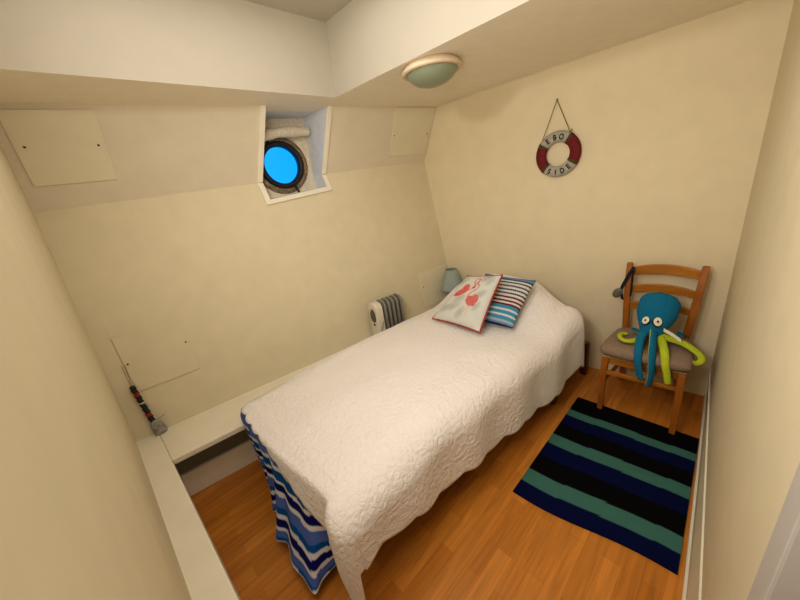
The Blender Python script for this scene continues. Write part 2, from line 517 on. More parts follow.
# bronze flange, black ring, pane
TP = Matrix.Translation(PC) @ Matrix.Identity(4) @ Matrix((ex, ez, en)).transposed().to_4x4() @ Matrix.Scale(1.1, 4)
mb = MB(); mb.lathe([(.128, -.004), (.128, .012), (.150, .016), (.172, .012), (.176, .0)], 48, TP)
for k in range(10):
    a = 2 * PI * k / 10 + .2
    mb.ball(TP @ Vector((.16 * math.cos(a), .16 * math.sin(a), .014)), .007, 8, 6)
fl = struct(mb.build('porthole_flange', M['brass'], w, smooth=True))
tilt = Matrix.Rotation(math.radians(4), 4, 'Z')
mb = MB(); mb.lathe([(.112, -.02), (.112, .028), (.120, .036), (.134, .036), (.142, .028), (.142, .008)], 48, TP)
struct(mb.build('porthole_ring', M['black'], w, smooth=True))
mb = MB()
for a, l in ((-PI / 2 + .35, .05), (PI * .93, .03), (PI * .62, .02)):
    c, s_ = math.cos(a), math.sin(a)
    mb.tube([TP @ Vector((.137 * c, .137 * s_, .03)), TP @ Vector(((.137 + l) * c, (.137 + l) * s_, .034))], .008, 8)
struct(mb.build('porthole_latch', M['black'], w))
mb = MB(); mb.face(*[mb.vert(TP @ Vector((.113 * math.cos(2 * PI * k / 48), .113 * math.sin(2 * PI * k / 48), .004))) for k in range(48)])
struct(mb.build('window_pane', M['pane'], w))
# rolled cloth lying along the top of the porthole
mb = MB()
pts = []
for i in range(9):
    t = i / 8
    x = lerp(WX0 + .03, WX1 - .012, t)
    pts.append((x, YB(x) - .085 - .012 * math.sin(t * 5), 1.950 + .012 * math.sin(t * 3 + .4) + .034 * t))
mb.tube(catmull(pts, 4), [.033 + .003 * math.sin(i * .37) + .0015 * math.sin(i * .9) - (.016 if i in (0, 32) else 0) for i in range(33)], 14)
rc = mb.build('rolled_cloth', M['sacking'], smooth=True)
tag(rc, 'cream rolled cloth tucked above the round porthole in the window box', 'cloth')
mb = MB()
x = WX0 + .006
mb.tube(catmull([(x + .02, YB(x) - .03, 1.955), (x + .028, YB(x) - .042, 1.925), (x + .03, YB(x) - .040, 1.90), (x + .02, YB(x) - .03, 1.865)], 4), [.012, .018, .022, .025, .028, .03, .03, .03, .03, .028, .026, .02, .012], 10, squash=(1, .7))
o = tag(mb.build('dark_rag', M['darkcloth'], smooth=True), 'small dark slate rag stuffed at upper side of the porthole', 'cloth')

# ------------------------------------------------------------------ access panels
def access_panel(label, x0, x1, z0, z1, screws, th=.009, mat='panel'):
    r = thing('access_panel', label, 'panel', hp((x0 + x1) / 2, z0, 0), 'painted access panels in the hull side')
    mb = MB(); P = []
    for o in (.0005, th):
        for x, z in ((x0, z0), (x1, z0), (x1, z1), (x0, z1)): P.append(hp(x, z, o))
    mb.hexa(P)
    mb.build('panel_board', M[mat], r, bevel=.002)
    for sx, sz in screws:
        mb = MB(); c = Vector(hp(sx, sz, th))
        nrm = Vector((-K, -1, .155 if sz < 1.66 else -.49)).normalized()
        q = nrm.to_track_quat('Z', 'Y').to_matrix().to_4x4()
        mb.lathe([(.0001, .002), (.004, .0018), (.0052, 0)], 12, Matrix.Translation(c) @ q)
        mb.build('screw', M['screw'], r)
    return r
access_panel('square cream access panel with two screws high up left of the porthole', -.018, .295, 1.773, 2.062, [(.015, 1.93), (.265, 1.925)])
access_panel('cream access panel right of the porthole, touching the far end wall', 2.028, 2.425, 1.757, 2.076, [(2.05, 1.90), (2.395, 1.90)])
access_panel('low square access panel above the ledge with the beads hanging over it', -.020, .296, .650, .980, [(-.005, .818), (.280, .834)], .0075, 'wall')
access_panel('low access panel behind the bedside lamp near the corner', 2.070, 2.40, .435, .752, [(2.09, .62)], .012, 'panel')

# ------------------------------------------------------------------ bed
BO = Vector((.36, 1.77, 0)); ang = math.radians(-9)
EU = Vector((math.cos(ang), math.sin(ang), 0)); EV = Vector((math.sin(ang), -math.cos(ang), 0))
def bp(u, v, z): return BO + EU * u + EV * v + Vector((0, 0, z))
BW, BL_ = .84, 1.95
def U0f(v): return .135 * max(0, min(1, v / .85)) ** 1.45
def BWf(u): return .84 + .045 * (1 - sstep(u, .10, .62))
def U1f(v): return 1.965 - .085 * sstep(v, .35, .86)
def topz(u, v):
    z = .505 + .055 * sstep(u, -.05, .8)
    z += .205 * sstep(u, 1.48, 1.90) * (1 - .3 * sstep(u, 1.92, 2.02)) * (.55 + .45 * sstep(v, -.05, .30)) * (1 - .86 * sstep(v, .52, 1.0))
    z += .012 * noise.noise((u * 3, v * 3, 1.3)) * sstep(v, 0, .1)
    return z
bed = thing('single_bed', 'single bed with wooden legs hidden beneath a white quilt', 'bed', bp(BL_ / 2, BW / 2, 0))
def bbox(name, mat, u0, u1, v0, v1, z0, z1, bevel=.006, seg=2):
    mb = MB()
    mb.hexa([bp(u0, v0, z0), bp(u1, v0, z0), bp(u1, v1, z0), bp(u0, v1, z0), bp(u0, v0, z1), bp(u1, v0, z1), bp(u1, v1, z1), bp(u0, v1, z1)])
    return mb.build(name, mat, bed, bevel=bevel, seg=seg)
bbox('mattress', M['mattress'], .11, BL_ - .03, .10, BW - .02, .30, .47, .04, 4)
bbox('bed_base', M['redwood'], .16, 2.05, .10, BW + .02, .24, .30, .01)
for u in (.22, 1.66):
    for v in (.16, BW + .005 if u > 1 else BW - .22):
        bbox('leg', M['redwood'], u, u + .06, v, v + .06, 0, .24)
for u, v in ((2.03, .06), (2.115, BW + .02)):
    bbox('headboard_post', M['redwood'], u, u + .045, v, v + .045, 0, .27)
bbox('headboard_rail', M['redwood'], 2.045, 2.07, .10, BW + .02, .10, .24)

# flat cloth -> draped over the bed
def drape(u, v, lift, r, flare, amp, freq, cornr=.05, ph=0., U0=0., U1=None):
    U1 = U1f(v)
    U0 = U0f(v)
    BW = BWf(u)
    du = U0 - u if u < U0 else (u - U1 if u > U1 else 0)
    dv = -v if v < 0 else (v - BW if v > BW else 0)
    cu = min(max(u, U0), U1); cv = min(max(v, 0), BW)
    zt = topz(cu, cv) + lift
    s = math.hypot(du, dv)
    if s < 1e-6:
        # round the edges over
        e = min(u - U0, U1 - u, v, BW - v)
        return bp(u, v, zt - .012 * max(0, 1 - e / .05) ** 2)
    sgu = -1 if u < U0 else 1
    sgv = -1 if v < 0 else 1
    dirv = EU * (sgu * du / s) + EV * (sgv * dv / s)
    if r is None: r = lerp(.025 if sgu < 0 else .06, .12 if sgv > 0 else .04, abs(dv) / s)
    a = s / r
    if a < PI / 2:
        out = r * math.sin(a); dn = r * (1 - math.cos(a))
    else:
        out = r + (s - r * PI / 2) * (flare if sgu > 0 else lerp(.17, flare, abs(dv) / s))
        dn = r + (s - r * PI / 2)
    per = (cv if du > 0 else 0) + (cu if dv > 0 else 0) + math.atan2(du, dv + 1e-9) * .3
    out += amp * math.sin(per * freq + ph) * sstep(s, .05, .3)
    z = zt - .012 - dn
    return bp(cu, cv, 0) + dirv * (out + lift) + Vector((0, 0, z))

def hem_scallop(t, n): return .020 * abs(math.sin(t * PI * n))

def quilt_flat(a, b):
    # a along the length (0 foot hem .. 1 head hem), b across (0 hull side .. 1 room side)
    vL = -.002 - .095 * sstep(a, .06, .4)
    vR = BWf(lerp(.1, BL_, a)) + interp([(0, .49), (.05, .47), (.082, .33), (.14, .32), (.3, .38), (.6, .41), (.80, .425), (.90, .43), (.96, .46), (1, .47)], a) + hem_scallop(a, 13)
    v = lerp(vL, vR, b)
    vv = min(max(v, 0), 1.4)
    uF = U0f(vv) - interp([(0, -.012), (.12, .004), (.33, .02), (.48, .07), (.69, .15), (.86, .20), (1.0, .215), (1.2, .23), (1.45, .23)], vv) - .9 * hem_scallop(b, 14) * (1 - sstep(vv, .55, .8))
    uH = U1f(vv) + .12
    u = lerp(uF, uH, a)
    return u, v
mb = MB()
NU, NV = 190, 130
flat = []
for i in range(NU + 1):
    for j in range(NV + 1):
        u, v = quilt_flat(i / NU, j / NV)
        flat.append((u, v))
        p = drape(u, v, .012, None, .04, .010, 17, ph=.6)
        s = noise.noise((u * 5.5, v * 5.5, 7.)) * .006
        mb.vert(p + Vector((0, 0, s)))
for i in range(NU):
    for j in range(NV):
        k = i * (NV + 1) + j
        mb.face(k, k + NV + 1, k + NV + 2, k + 1)
q = mb.build('quilt', M['quilt'], smooth=True)
uvl = q.data.uv_layers.new(name='UVMap')
for lp in q.data.loops: uvl.data[lp.index].uv = flat[lp.vertex_index]
md = q.modifiers.new('thickness', 'SOLIDIFY'); md.thickness = .011; md.offset = -1
tag(q, 'white embossed scalloped quilt spread over the single bed', 'quilt')

# striped sheet hanging at the foot of the bed
HEM = [(-.01, .335, 1.765, .30), (.05, .325, 1.71, .12), (.10, .345, 1.66, .14), (.16, .300, 1.60, .08), (.22, .318, 1.54, .10), (.30, .250, 1.45, .06), (.36, .262, 1.385, .07),
       (.44, .192, 1.300, .05), (.52, .215, 1.225, .06), (.62, .186, 1.130, .05), (.72, .190, 1.04, .06), (.82, .192, .955, .05), (.90, .245, .965, .06), (1.0, .33, .955, .08)]
def hem_pt(t):
    k = [(h[0], h[1]) for h in HEM]; l = [(h[0], h[2]) for h in HEM]; m_ = [(h[0], h[3]) for h in HEM]
    return Vector((interp(k, t), interp(l, t), interp(m_, t)))
mb = MB()
SN, SM = 220, 70
sheet_t = []
top_pts = [bp(U0f(lerp(-.035, .80, i / SN)) - .014 * (1 - i / SN) - .002 - .004 * math.sin(i / SN * 40), lerp(-.035, .80, i / SN), 0) for i in range(SN + 1)]
hem_c = catmull([(h[1], h[2], h[3]) for h in HEM], 17)
for i in range(SN + 1):
    t = i / SN
    tp = top_pts[i].copy()
    vv = lerp(-.035, .80, t)
    tp.z = topz(0, min(max(vv, 0), .9)) - .030
    hi = t * (len(hem_c) - 1); i0 = min(int(hi), len(hem_c) - 2)
    hm = hem_c[i0].lerp(hem_c[i0 + 1], hi - i0)
    inner = bp(U0f(vv) + .05, vv if vv > 0 else 0, 0); inner.z = tp.z + .006
    for j in range(SM + 1):
        s = j / SM
        if s < .12:
            p = inner.lerp(tp, s / .12)
        else:
            q_ = (s - .12) / .88
            p = tp.lerp(hm, q_)
            # fall nearly vertical first, flaring out lower
            e = q_ ** 1.6
            p.x = lerp(tp.x - .018 * sstep(q_, 0, .25), hm.x, e); p.y = lerp(tp.y, hm.y, e)
        mb.vert(p); sheet_t.append((t, s))
for i in range(SN):
    for j in range(SM):
        k = i * (SM + 1) + j
        mb.face(k, k + SM + 1, k + SM + 2, k + 1)
sh = mb.build('striped_sheet', M['sheet'], smooth=True)
PERI, WHT, TEAL, NAVY = (.11, .19, .55), (.74, .76, .80), (.003, .11, .38), (.008, .012, .16)
bands = [(.0, PERI), (.30, PERI), (.30, WHT), (.345, TEAL), (.44, WHT), (.475, NAVY), (.55, WHT), (.595, PERI), (.70, TEAL), (.755, WHT), (.80, NAVY), (.87, WHT), (.905, PERI), (.965, TEAL), (.985, WHT)]
def sheet_col(i, co):
    t, s = sheet_t[i]
    s = s + .006 * math.sin(t * 30)
    c = bands[0][1]
    for a, b in bands:
        if s >= a: c = b
    return c
set_vcol(sh, sheet_col)
tag(sh, 'blue and white striped sheet hanging from the foot of the bed', 'sheet')

# ------------------------------------------------------------------ cushions
def cushion_mesh(BL, BR, TR, TL, T, colfn, name, mat, n=110):
    BL, BR, TR, TL = map(Vector, (BL, BR, TR, TL))
    ez_ = ((BR - BL) + (TR - TL)).cross((TL - BL) + (TR - BR)).normalized()
    mb = MB(); st = []
    def pt(s, t, side):
        k = 1 - .05 * (1 - t * t) * abs(s) ** 2; l = 1 - .05 * (1 - s * s) * abs(t) ** 2
        h = T * ((1 - s ** 4) * (1 - t ** 4)) ** .55
        h += .003 * noise.noise((s * 3, t * 3, side)) * (1 - s * s) * (1 - t * t)
        a, b = .5 + .5 * s * k, .5 + .5 * t * l
        p = BL.lerp(BR, a).lerp(TL.lerp(TR, a), b)
        return p + ez_ * (h * side)
    ids = {}
    for side in (1, -1):
        for i in range(n + 1):
            for j in range(n + 1):
                edge = i in (0, n) or j in (0, n)
                if side == -1 and edge: ids[(side, i, j)] = ids[(1, i, j)]; continue
                s = -1 + 2 * i / n; t = -1 + 2 * j / n
                ids[(side, i, j)] = mb.vert(pt(s, t, side)); st.append((s, t, side))
        for i in range(n):
            for j in range(n):
                q = [ids[(side, i, j)], ids[(side, i + 1, j)], ids[(side, i + 1, j + 1)], ids[(side, i, j + 1)]]
                mb.face(*(q if side == 1 else q[::-1]))
    o = mb.build(name, mat, smooth=True, recalc=False)
    set_vcol(o, lambda i, co: colfn(*st[i]))
    edge = []
    for k in range(4 * 24):
        q, r = divmod(k, 24); r = -1 + 2 * r / 24
        s, t = [(r, -1), (1, r), (-r, 1), (-1, -r)][q]
        edge.append(pt(s, t, 1))
    return o, edge

# flamingo picture, in cushion coordinates (s right, t up), drawn by distance to strokes
def seg_d(p, a, b):
    ax, ay = a; bx, by = b; px, py = p
    dx, dy = bx - ax, by - ay; L = dx * dx + dy * dy
    t = max(0, min(1, ((px - ax) * dx + (py - ay) * dy) / L)) if L else 0
    return math.hypot(px - ax - t * dx, py - ay - t * dy)
def poly_d(p, pts): return min(seg_d(p, a, b) for a, b in zip(pts, pts[1:]))
def curve2(pts, n=8): return [(v.x, v.y) for v in catmull([(a, b, 0) for a, b in pts], n)]
NECK1 = curve2([(-.24, .22), (-.02, .30), (.10, .48), (-.02, .66), (.06, .78), (.17, .77), (.20, .68)])
NECK2 = curve2([(.16, -.10), (.06, .02), (.12, .20), (.30, .34), (.34, .44), (.28, .52), (.18, .50), (.17, .42)])
LEGS = [[(-.30, .05), (-.36, -.30), (-.42, -.42)], [(.28, -.28), (.22, -.55), (.22, -.72)], [(.36, -.28), (.34, -.52), (.38, -.66)]]
LEAVES = [((-.55, -.55), (-.15, -.28)), ((-.45, -.2), (-.1, .0)), ((.02, -.78), (.12, -.42)), ((-.75, -.65), (-.42, -.42)), ((.45, .05), (.72, .28)), ((.62, .55), (.8, .8)), ((.3, .75), (.72, .88)), ((-.75, .5), (-.55, .8)), ((.55, -.4), (.7, -.15))]
def ell(p, c, rx, ry, rot):
    dx, dy = p[0] - c[0], p[1] - c[1]; cr, sr = math.cos(rot), math.sin(rot)
    return math.hypot((dx * cr + dy * sr) / rx, (-dx * sr + dy * cr) / ry)
def flam_col(s, t, side):
    base = [.66, .655, .61]
    if side < 0: return base
    p = (s, t)
    # greyish green leaves
    g = 0
    for a, b in LEAVES:
        L = math.hypot(b[0] - a[0], b[1] - a[1])
        c = ((a[0] + b[0]) / 2, (a[1] + b[1]) / 2); e = ell(p, c, L * .75, L * .42, math.atan2(b[1] - a[1], b[0] - a[0]))
        if e < 1: g = max(g, (1 - e) ** .5 * (.8 + .2 * math.sin(60 * (s * .7 + t))))
    g += .25 * max(0, noise.noise((s * 3.2, t * 3.2, 2.)))
    g = min(1, g * .8)
    c = [lerp(base[0], .36, g), lerp(base[1], .40, g), lerp(base[2], .36, g)]
    PK = (.60, .07, .08); LP = (.72, .30, .27)
    for c0, rx, ry, rot in (((-.38, .17), .30, .15, .55), ((-.26, .32), .18, .20, .2)):
        if ell(p, c0, rx, ry, rot) < 1:
            k = .5 + .5 * noise.noise((s * 9, t * 9, 0.)); return [lerp(PK[i], LP[i], k * .7) for i in range(3)]
    for c0, rx, ry, rot in (((.30, -.12), .28, .16, -.45), ((.40, -.06), .19, .20, 0)):
        if ell(p, c0, rx, ry, rot) < 1:
            k = .5 + .5 * noise.noise((s * 9, t * 9, 5.)); return [lerp(PK[i], LP[i], k * .9) for i in range(3)]
    if poly_d(p, NECK1) < .030 or poly_d(p, NECK2) < .028: return [.76, .22, .20]
    if seg_d(p, (.20, .66), (.17, .58)) < .028 or seg_d(p, (.17, .42), (.10, .36)) < .028: return [.04, .02, .02]
    for L in LEGS:
        if poly_d(p, L) < .013: return [.74, .40, .36]
    return c
flam, edge = cushion_mesh((1.607, 1.376, .602), (1.552, .960, .612), (1.852, .953, .894), (1.887, 1.240, .848), .046, flam_col, 'flamingo_cushion', M['cush_flam'])
tag(flam, 'square pale cushion with two pink flamingos and red trim', 'cushion', 'cushions at the head of the bed')
mb = MB()
for i in range(len(edge)):
    a = edge[i]; b = edge[(i + 1) % len(edge)]
    for f_ in (0, .5):
        mb.ball(a.lerp(b, f_), .0058 + .0016 * random.random(), 7, 5)
flam_tr = mb.build('pompom_trim', M['pompom'], smooth=True)
flam_tr.parent = flam; flam_tr['label'] = 'coral red pompom trim'

def stripe_col(s, t, side):
    x = (1 - t) / 2            # 0 top .. 1 bottom
    x += .004 * math.sin(s * 90)
    W = (.68, .66, .62); NV_ = (.03, .035, .09); R = (.16, .012, .02); B = (.07, .28, .44); PB = (.16, .27, .46)
    tb = [(.0, NV_), (.03, PB), (.10, NV_), (.13, W), (.17, NV_), (.20, W), (.245, (.10, .09, .14)), (.28, W), (.325, NV_), (.355, W), (.40, NV_), (.43, W), (.475, R), (.51, W), (.55, R), (.585, W), (.62, R), (.655, B), (.72, W), (.755, B), (.82, W), (.855, B), (.92, (.4, .45, .46)), (.955, PB), (.985, NV_)]
    c = tb[0][1]
    for a, b in tb:
        if x >= a: c = b
    return c
st_c, edge2 = cushion_mesh((1.700, 1.19, .605), (1.700, .820, .605), (2.035, .806, .814), (2.035, 1.18, .830), .046, stripe_col, 'striped_cushion', M['cush_stripe'])
tag(st_c, 'blue, red and white striped cushion propped behind the flamingo cushion', 'cushion', 'cushions at the head of the bed')

# ------------------------------------------------------------------ rug
RC = [Vector((1.11, .551)), Vector((1.149, -.085)), Vector((1.99, -.1015)), Vector((2.02, .512))]
rs = [((.0), (.003, .007, .055)), (.10, (.072, .195, .165)), (.20, (.004, .0035, .0045)), (.335, (.003, .007, .055)), (.455, (.072, .195, .165)), (.545, (.004, .0035, .0045)), (.665, (.003, .007, .055)), (.77, (.072, .195, .165)), (.84, (.004, .0035, .0045))]
mb = MB(); rt = []
def rug_pt(a, b, z):
    p = RC[0].lerp(RC[1], b).lerp(RC[3].lerp(RC[2], b), a)
    return (p.x - .012 * math.sin(b * 6.) * (1 - a), p.y, z)
na, nb = 130, 40
for k, z in ((0, .009), (1, .001)):
    for i in range(na + 1):
        for j in range(nb + 1):
            mb.vert(rug_pt(i / na, j / nb, z + (.0012 * noise.noise((i * .3, j * .3, 0)) if k == 0 else 0))); rt.append((i / na, j / nb))
off = (na + 1) * (nb + 1)
for i in range(na):
    for j in range(nb):
        k = i * (nb + 1) + j
        mb.face(k, k + nb + 1, k + nb + 2, k + 1); mb.face(off + k, off + k + 1, off + k + nb + 2, off + k + nb + 1)
bd = [i * (nb + 1) for i in range(na + 1)] + [na * (nb + 1) + j for j in range(1, nb + 1)] + [i * (nb + 1) + nb for i in range(na - 1, -1, -1)] + [j for j in range(nb - 1, 0, -1)]
for a, b in zip(bd, bd[1:] + bd[:1]): mb.face(a, off + a, off + b, b)
rug = mb.build('striped_rug', M['rug'], recalc=True)
def rug_col(i, co):
    a, b = rt[i]; a += .006 * math.sin(b * 11) ; c = rs[0][1]
    for x, y in rs:
        if a >= x: c = y
    return c
set_vcol(rug, rug_col)
tag(rug, 'rectangular rug with black, navy and teal stripes on the wooden floor', 'rug')

# ------------------------------------------------------------------ chair
ch = thing('dining_chair', 'honey-brown wooden ladder-back chair standing against the far end wall', 'chair', (2.15, .19, 0))
def quadleg(pts, w, d, name, mat='chair_wood', bevel=.005):
    mb = MB()
    rings = []
    for x, y, z, k in pts:
        rings.append([mb.vert((x + sx * d * k, y + sy * w * k, z)) for sx, sy in ((-1, -1), (1, -1), (1, 1), (-1, 1))])
    for A, B in zip(rings, rings[1:]):
        for k in range(4): mb.face(A[k], A[(k + 1) % 4], B[(k + 1) % 4], B[k])
    mb.face(*reversed(rings[0])); mb.face(*rings[-1])
    return mb.build(name, M[mat], ch, bevel=bevel)
LY, RY = .372, .012
quadleg([(1.978, LY, .0105, .85), (1.990, LY, .25, 1), (2.0, LY - .004, .392, 1.08)], .017, .017, 'leg')
quadleg([(1.962, RY, .0105, .85), (1.978, RY, .25, 1), (1.99, RY + .004, .392, 1.08)], .017, .017, 'leg')
def backpost(y, ty):
    return [(2.385, y, 0, .85), (2.345, y, .25, 1), (2.325, y, .42, 1.05), (2.325, lerp(y, ty, .4), .58, 1.05), (2.338, lerp(y, ty, .75), .74, 1.), (2.365, ty, .876, .92)]
LT, RT = .352, .002
quadleg(backpost(.330, LT), .017, .017, 'leg')
quadleg(backpost(.035, RT), .018, .018, 'leg')
# seat frame and seat
def rail(a, b, h, t, name, mat='chair_wood'):
    a = Vector(a); b = Vector(b); d = (b - a).normalized(); n_ = Vector((-d.y, d.x, 0)).normalized() * t; u_ = Vector((0, 0, h))
    mb = MB(); mb.hexa([a - n_ - u_, b - n_ - u_, b + n_ - u_, a + n_ - u_, a - n_ + u_, b - n_ + u_, b + n_ + u_, a + n_ + u_])
    return mb.build(name, M[mat], ch, bevel=.004)
rail((2.0, RY + .02, .368), (2.0, LY - .02, .368), .024, .010, 'seat_rail', 'slat_wood')
rail((2.325, .055, .368), (2.325, .31, .368), .024, .010, 'seat_rail', 'slat_wood')
rail((2.01, LY - .004, .368), (2.315, .332, .368), .024, .010, 'seat_rail')
rail((2.00, RY + .004, .368), (2.315, .036, .368), .024, .010, 'seat_rail')
mb = MB(); mb.hexa([(1.98, -.005, .388), (2.32, .02, .388), (2.32, .345, .388), (1.98, .39, .388), (1.98, -.005, .400), (2.32, .02, .400), (2.32, .345, .400), (1.98, .39, .400)])
mb.build('seat', M['seat_rush'], ch, bevel=.006)
# stretchers
rail((1.986, RY + .01, .29), (1.986, LY - .01, .285), .014, .009, 'stretcher', 'slat_wood')
rail((1.995, LY - .002, .335), (2.338, .332, .30), .012, .008, 'stretcher')
rail((1.985, LY - .002, .215), (2.352, .332, .185), .012, .008, 'stretcher')
rail((1.985, RY + .002, .335), (2.338, .036, .30), .012, .008, 'stretcher')
rail((1.978, RY + .002, .215), (2.352, .036, .185), .012, .008, 'stretcher')
rail((2.352, .05, .24), (2.352, .315, .24), .014, .009, 'stretcher', 'slat_wood')
# curved back slats
def slat(z0l, hgt, arch, xl, xr, bow, name='back_slat'):
    yl, yr = LT - .012, RT + .012
    f_ = (z0l - .58) / .29
    yl = lerp(.332, LT, min(1, max(0, (z0l - .45) / .4))) - .006; yr = lerp(.033, RT, min(1, max(0, (z0l - .45) / .4))) + .006
    mb = MB(); n = 14; R_ = []
    for i in range(n + 1):
        t = i / n; y = lerp(yl, yr, t); k = 4 * t * (1 - t)
        x = lerp(xl, xr, t) + bow * k
        zt_ = z0l + hgt + arch * k; zb = z0l + arch * .55 * k
        R_.append([mb.vert((x - .008, y, zb)), mb.vert((x + .008, y, zb)), mb.vert((x + .008, y, zt_)), mb.vert((x - .008, y, zt_))])
    for A, B in zip(R_, R_[1:]):
        for k in range(4): mb.face(A[k], A[(k + 1) % 4], B[(k + 1) % 4], B[k])
    mb.face(*reversed(R_[0])); mb.face(*R_[-1])
    return mb.build(name, M['slat_wood'], ch, bevel=.004)
slat(.800, .050, .022, 2.352, 2.352, .028)
slat(.690, .042, .020, 2.338, 2.338, .026)
slat(.585, .040, .014, 2.328, 2.328, .022)
# seat pad
mb = MB(); nn = 40
def pad_fn(side):
    def f(a, b):
        s = -1 + 2 * a; t = -1 + 2 * b
        x0 = 1.940; x1 = 2.300
        wy = lerp(.222, .185, a); yc = lerp(.190, .183, a)
        k = math.sqrt(1 - .16 * t ** 4); l = math.sqrt(1 - .16 * s ** 4)
        h = .041 * ((1 - s ** 6) * (1 - t ** 6)) ** .42 + (.004 * noise.noise((s * 2, t * 2, 3))) * (1 - s * s) * (1 - t * t)
        if side > 0:
            for (bx, by) in ((-.35, -.35), (-.35, .35), (.35, -.35), (.35, .35)): h -= .012 * math.exp(-((s - bx) ** 2 + (t - by) ** 2) / .02)
        return (lerp(x0, x1, .5 + .5 * s * k), yc + t * wy * l, .442 + h * side)
    return f
mb.grid(pad_fn(1), nn, nn); mb.grid(pad_fn(-1), nn, nn)
sp = mb.build('seat_pad', M['pad'], smooth=True, weld=True)
tag(sp, 'taupe tufted seat pad lying on the wooden chair', 'seat pad')

# strap hung over the chair post
stp = thing('hanging_strap', 'black strap with a small grey pad hung over chair back corner', 'strap', (2.34, .34, .70))
def ribbon(pts, width_dir, w, th, name, mat, parent):
    pts = catmull(pts, 6); wd = Vector(width_dir).normalized() * w
    mb = MB(); R_ = []
    for i, p in enumerate(pts):
        t = (pts[min(i + 1, len(pts) - 1)] - pts[max(i - 1, 0)]).normalized()
        nrm = t.cross(wd).normalized() * th
        R_.append([mb.vert(p - wd - nrm), mb.vert(p + wd - nrm), mb.vert(p + wd + nrm), mb.vert(p - wd + nrm)])
    for A, B in zip(R_, R_[1:]):
        for k in range(4): mb.face(A[k], A[(k + 1) % 4], B[(k + 1) % 4], B[k])
    mb.face(*reversed(R_[0])); mb.face(*R_[-1])
    return mb.build(name, mat, parent)
ribbon([(2.34, .326, .855), (2.318, .338, .83), (2.31, .358, .775), (2.31, .374, .72), (2.312, .372, .68), (2.315, .366, .645)], (.2, .7, .3), .009, .0015, 'band', M['black_cloth'], stp)
ribbon([(2.34, .326, .855), (2.318, .325, .82), (2.312, .324, .76), (2.310, .324, .70), (2.308, .325, .675)], (.2, .8, 0), .005, .0015, 'band', M['black_cloth'], stp)
mb = MB(); mb.ball((2.30, .392, .690), (.012, .026, .036), 14, 10, Matrix.Rotation(math.radians(28), 3, 'X'))
o = mb.build('grey_pad', M['greymetal'], stp, smooth=True); o['label'] = 'grey oval pad'

# ------------------------------------------------------------------ plush octopus
oc = thing('plush_octopus', 'blue and lime green plush octopus sitting on the chair seat pad', 'toy', (2.12, .16, .48))
mb = MB()
axis_b = Vector((2.085, .183, .515)); axis_t = Vector((2.225, .162, .742))
ad = (axis_t - axis_b).normalized(); L = (axis_t - axis_b).length
side = ad.cross(Vector((1, 0, 0))).normalized(); fwd = side.cross(ad).normalized()
prof_h = [(0, .045), (.10, .050), (.22, .062), (.36, .080), (.52, .094), (.68, .096), (.80, .090), (.90, .080)]
rings = []
nn = 28
for t, r in [(tt / 24, None) for tt in range(25)]:
    r = interp(prof_h, t)
    if t > .74: r = .094 * math.sqrt(max(0, 1 - ((t - .74) / .262) ** 2)) + .003
    c = axis_b + ad * (t * L * 1.02)
    rings.append([mb.vert(c + side * r * math.cos(2 * PI * k / nn) + fwd * r * .74 * math.sin(2 * PI * k / nn)) for k in range(nn)])
for A, B in zip(rings, rings[1:]):
    for k in range(nn): mb.face(A[k], A[(k + 1) % nn], B[(k + 1) % nn], B[k])
mb.face(*reversed(rings[0])); mb.face(*rings[-1])
mb.build('head', M['octo_blue'], oc, smooth=True, subsurf=1)
def surf(tt, k):      # point on the front of the head, k sideways -1..1
    r = interp(prof_h, tt); c = axis_b + ad * (tt * L * 1.02)
    a = k
    s_, f_ = math.sin(a), math.cos(a)
    best = fwd if fwd.x < 0 else -fwd
    return c + side * r * s_ + best * r * .74 * f_, (side * s_ * .74 + best * f_).normalized()
sgn = 1 if side.y > 0 else -1
for tt, k, sz in ((.33, .46 * sgn, 1.0), (.35, -.22 * sgn, 1.12)):
    c, n_ = surf(tt, k)
    Tm = Matrix.Translation(c + n_ * .001) @ n_.to_track_quat('Z', 'Y').to_matrix().to_4x4() @ Matrix.Diagonal((.98 * sz, 1.28 * sz, 1, 1))
    mb = MB(); mb.lathe([(.0001, .008), (.012, .0072), (.019, .004), (.022, -.004)], 24, Tm)
    e = mb.build('eye', M['black'], oc, smooth=True)
    mb = MB(); mb.lathe([(.0001, .0098), (.009, .009), (.0172, .0058)], 24, Tm); mb.build('eye_white', M['white_felt'], e, smooth=True)
    mb = MB(); mb.lathe([(.0001, .0112), (.003, .0108), (.0055, .009)], 16, Tm); mb.build('pupil', M['black'], e, smooth=True)
def tentacle(pts, rad, flip, tip=.35, mats=('octo_blue', 'octo_green'), flat=.62):
    p = catmull(pts, 6); m_ = len(p)
    rr = [rad * lerp(1.0, .62, i / (m_ - 1)) * (1 if i < m_ - 3 else [1, .85, .6, .2][i - m_ + 4]) for i in range(m_)]
    mb = MB(); n = 16
    prev = None; R_ = []
    for i, q in enumerate(p):
        t = (p[min(i + 1, m_ - 1)] - p[max(i - 1, 0)]).normalized()
        a = Vector(flip) - t * Vector(flip).dot(t)
        a.normalize(); b = t.cross(a)
        R_.append([mb.vert(q + a * math.sin(2 * PI * k / n) * rr[i] * flat + b * math.cos(2 * PI * k / n) * rr[i]) for k in range(n)])
    for A, B in zip(R_, R_[1:]):
        for k in range(n):
            mb.cur = 0 if k < n // 2 else 1      # outer side / inner side
            mb.face(A[k], A[(k + 1) % n], B[(k + 1) % n], B[k])
    mb.cur = 0; mb.face(*reversed(R_[0])); mb.face(*R_[-1])
    return mb.build('tentacle', [M[mats[0]], M[mats[1]]], oc, smooth=True)
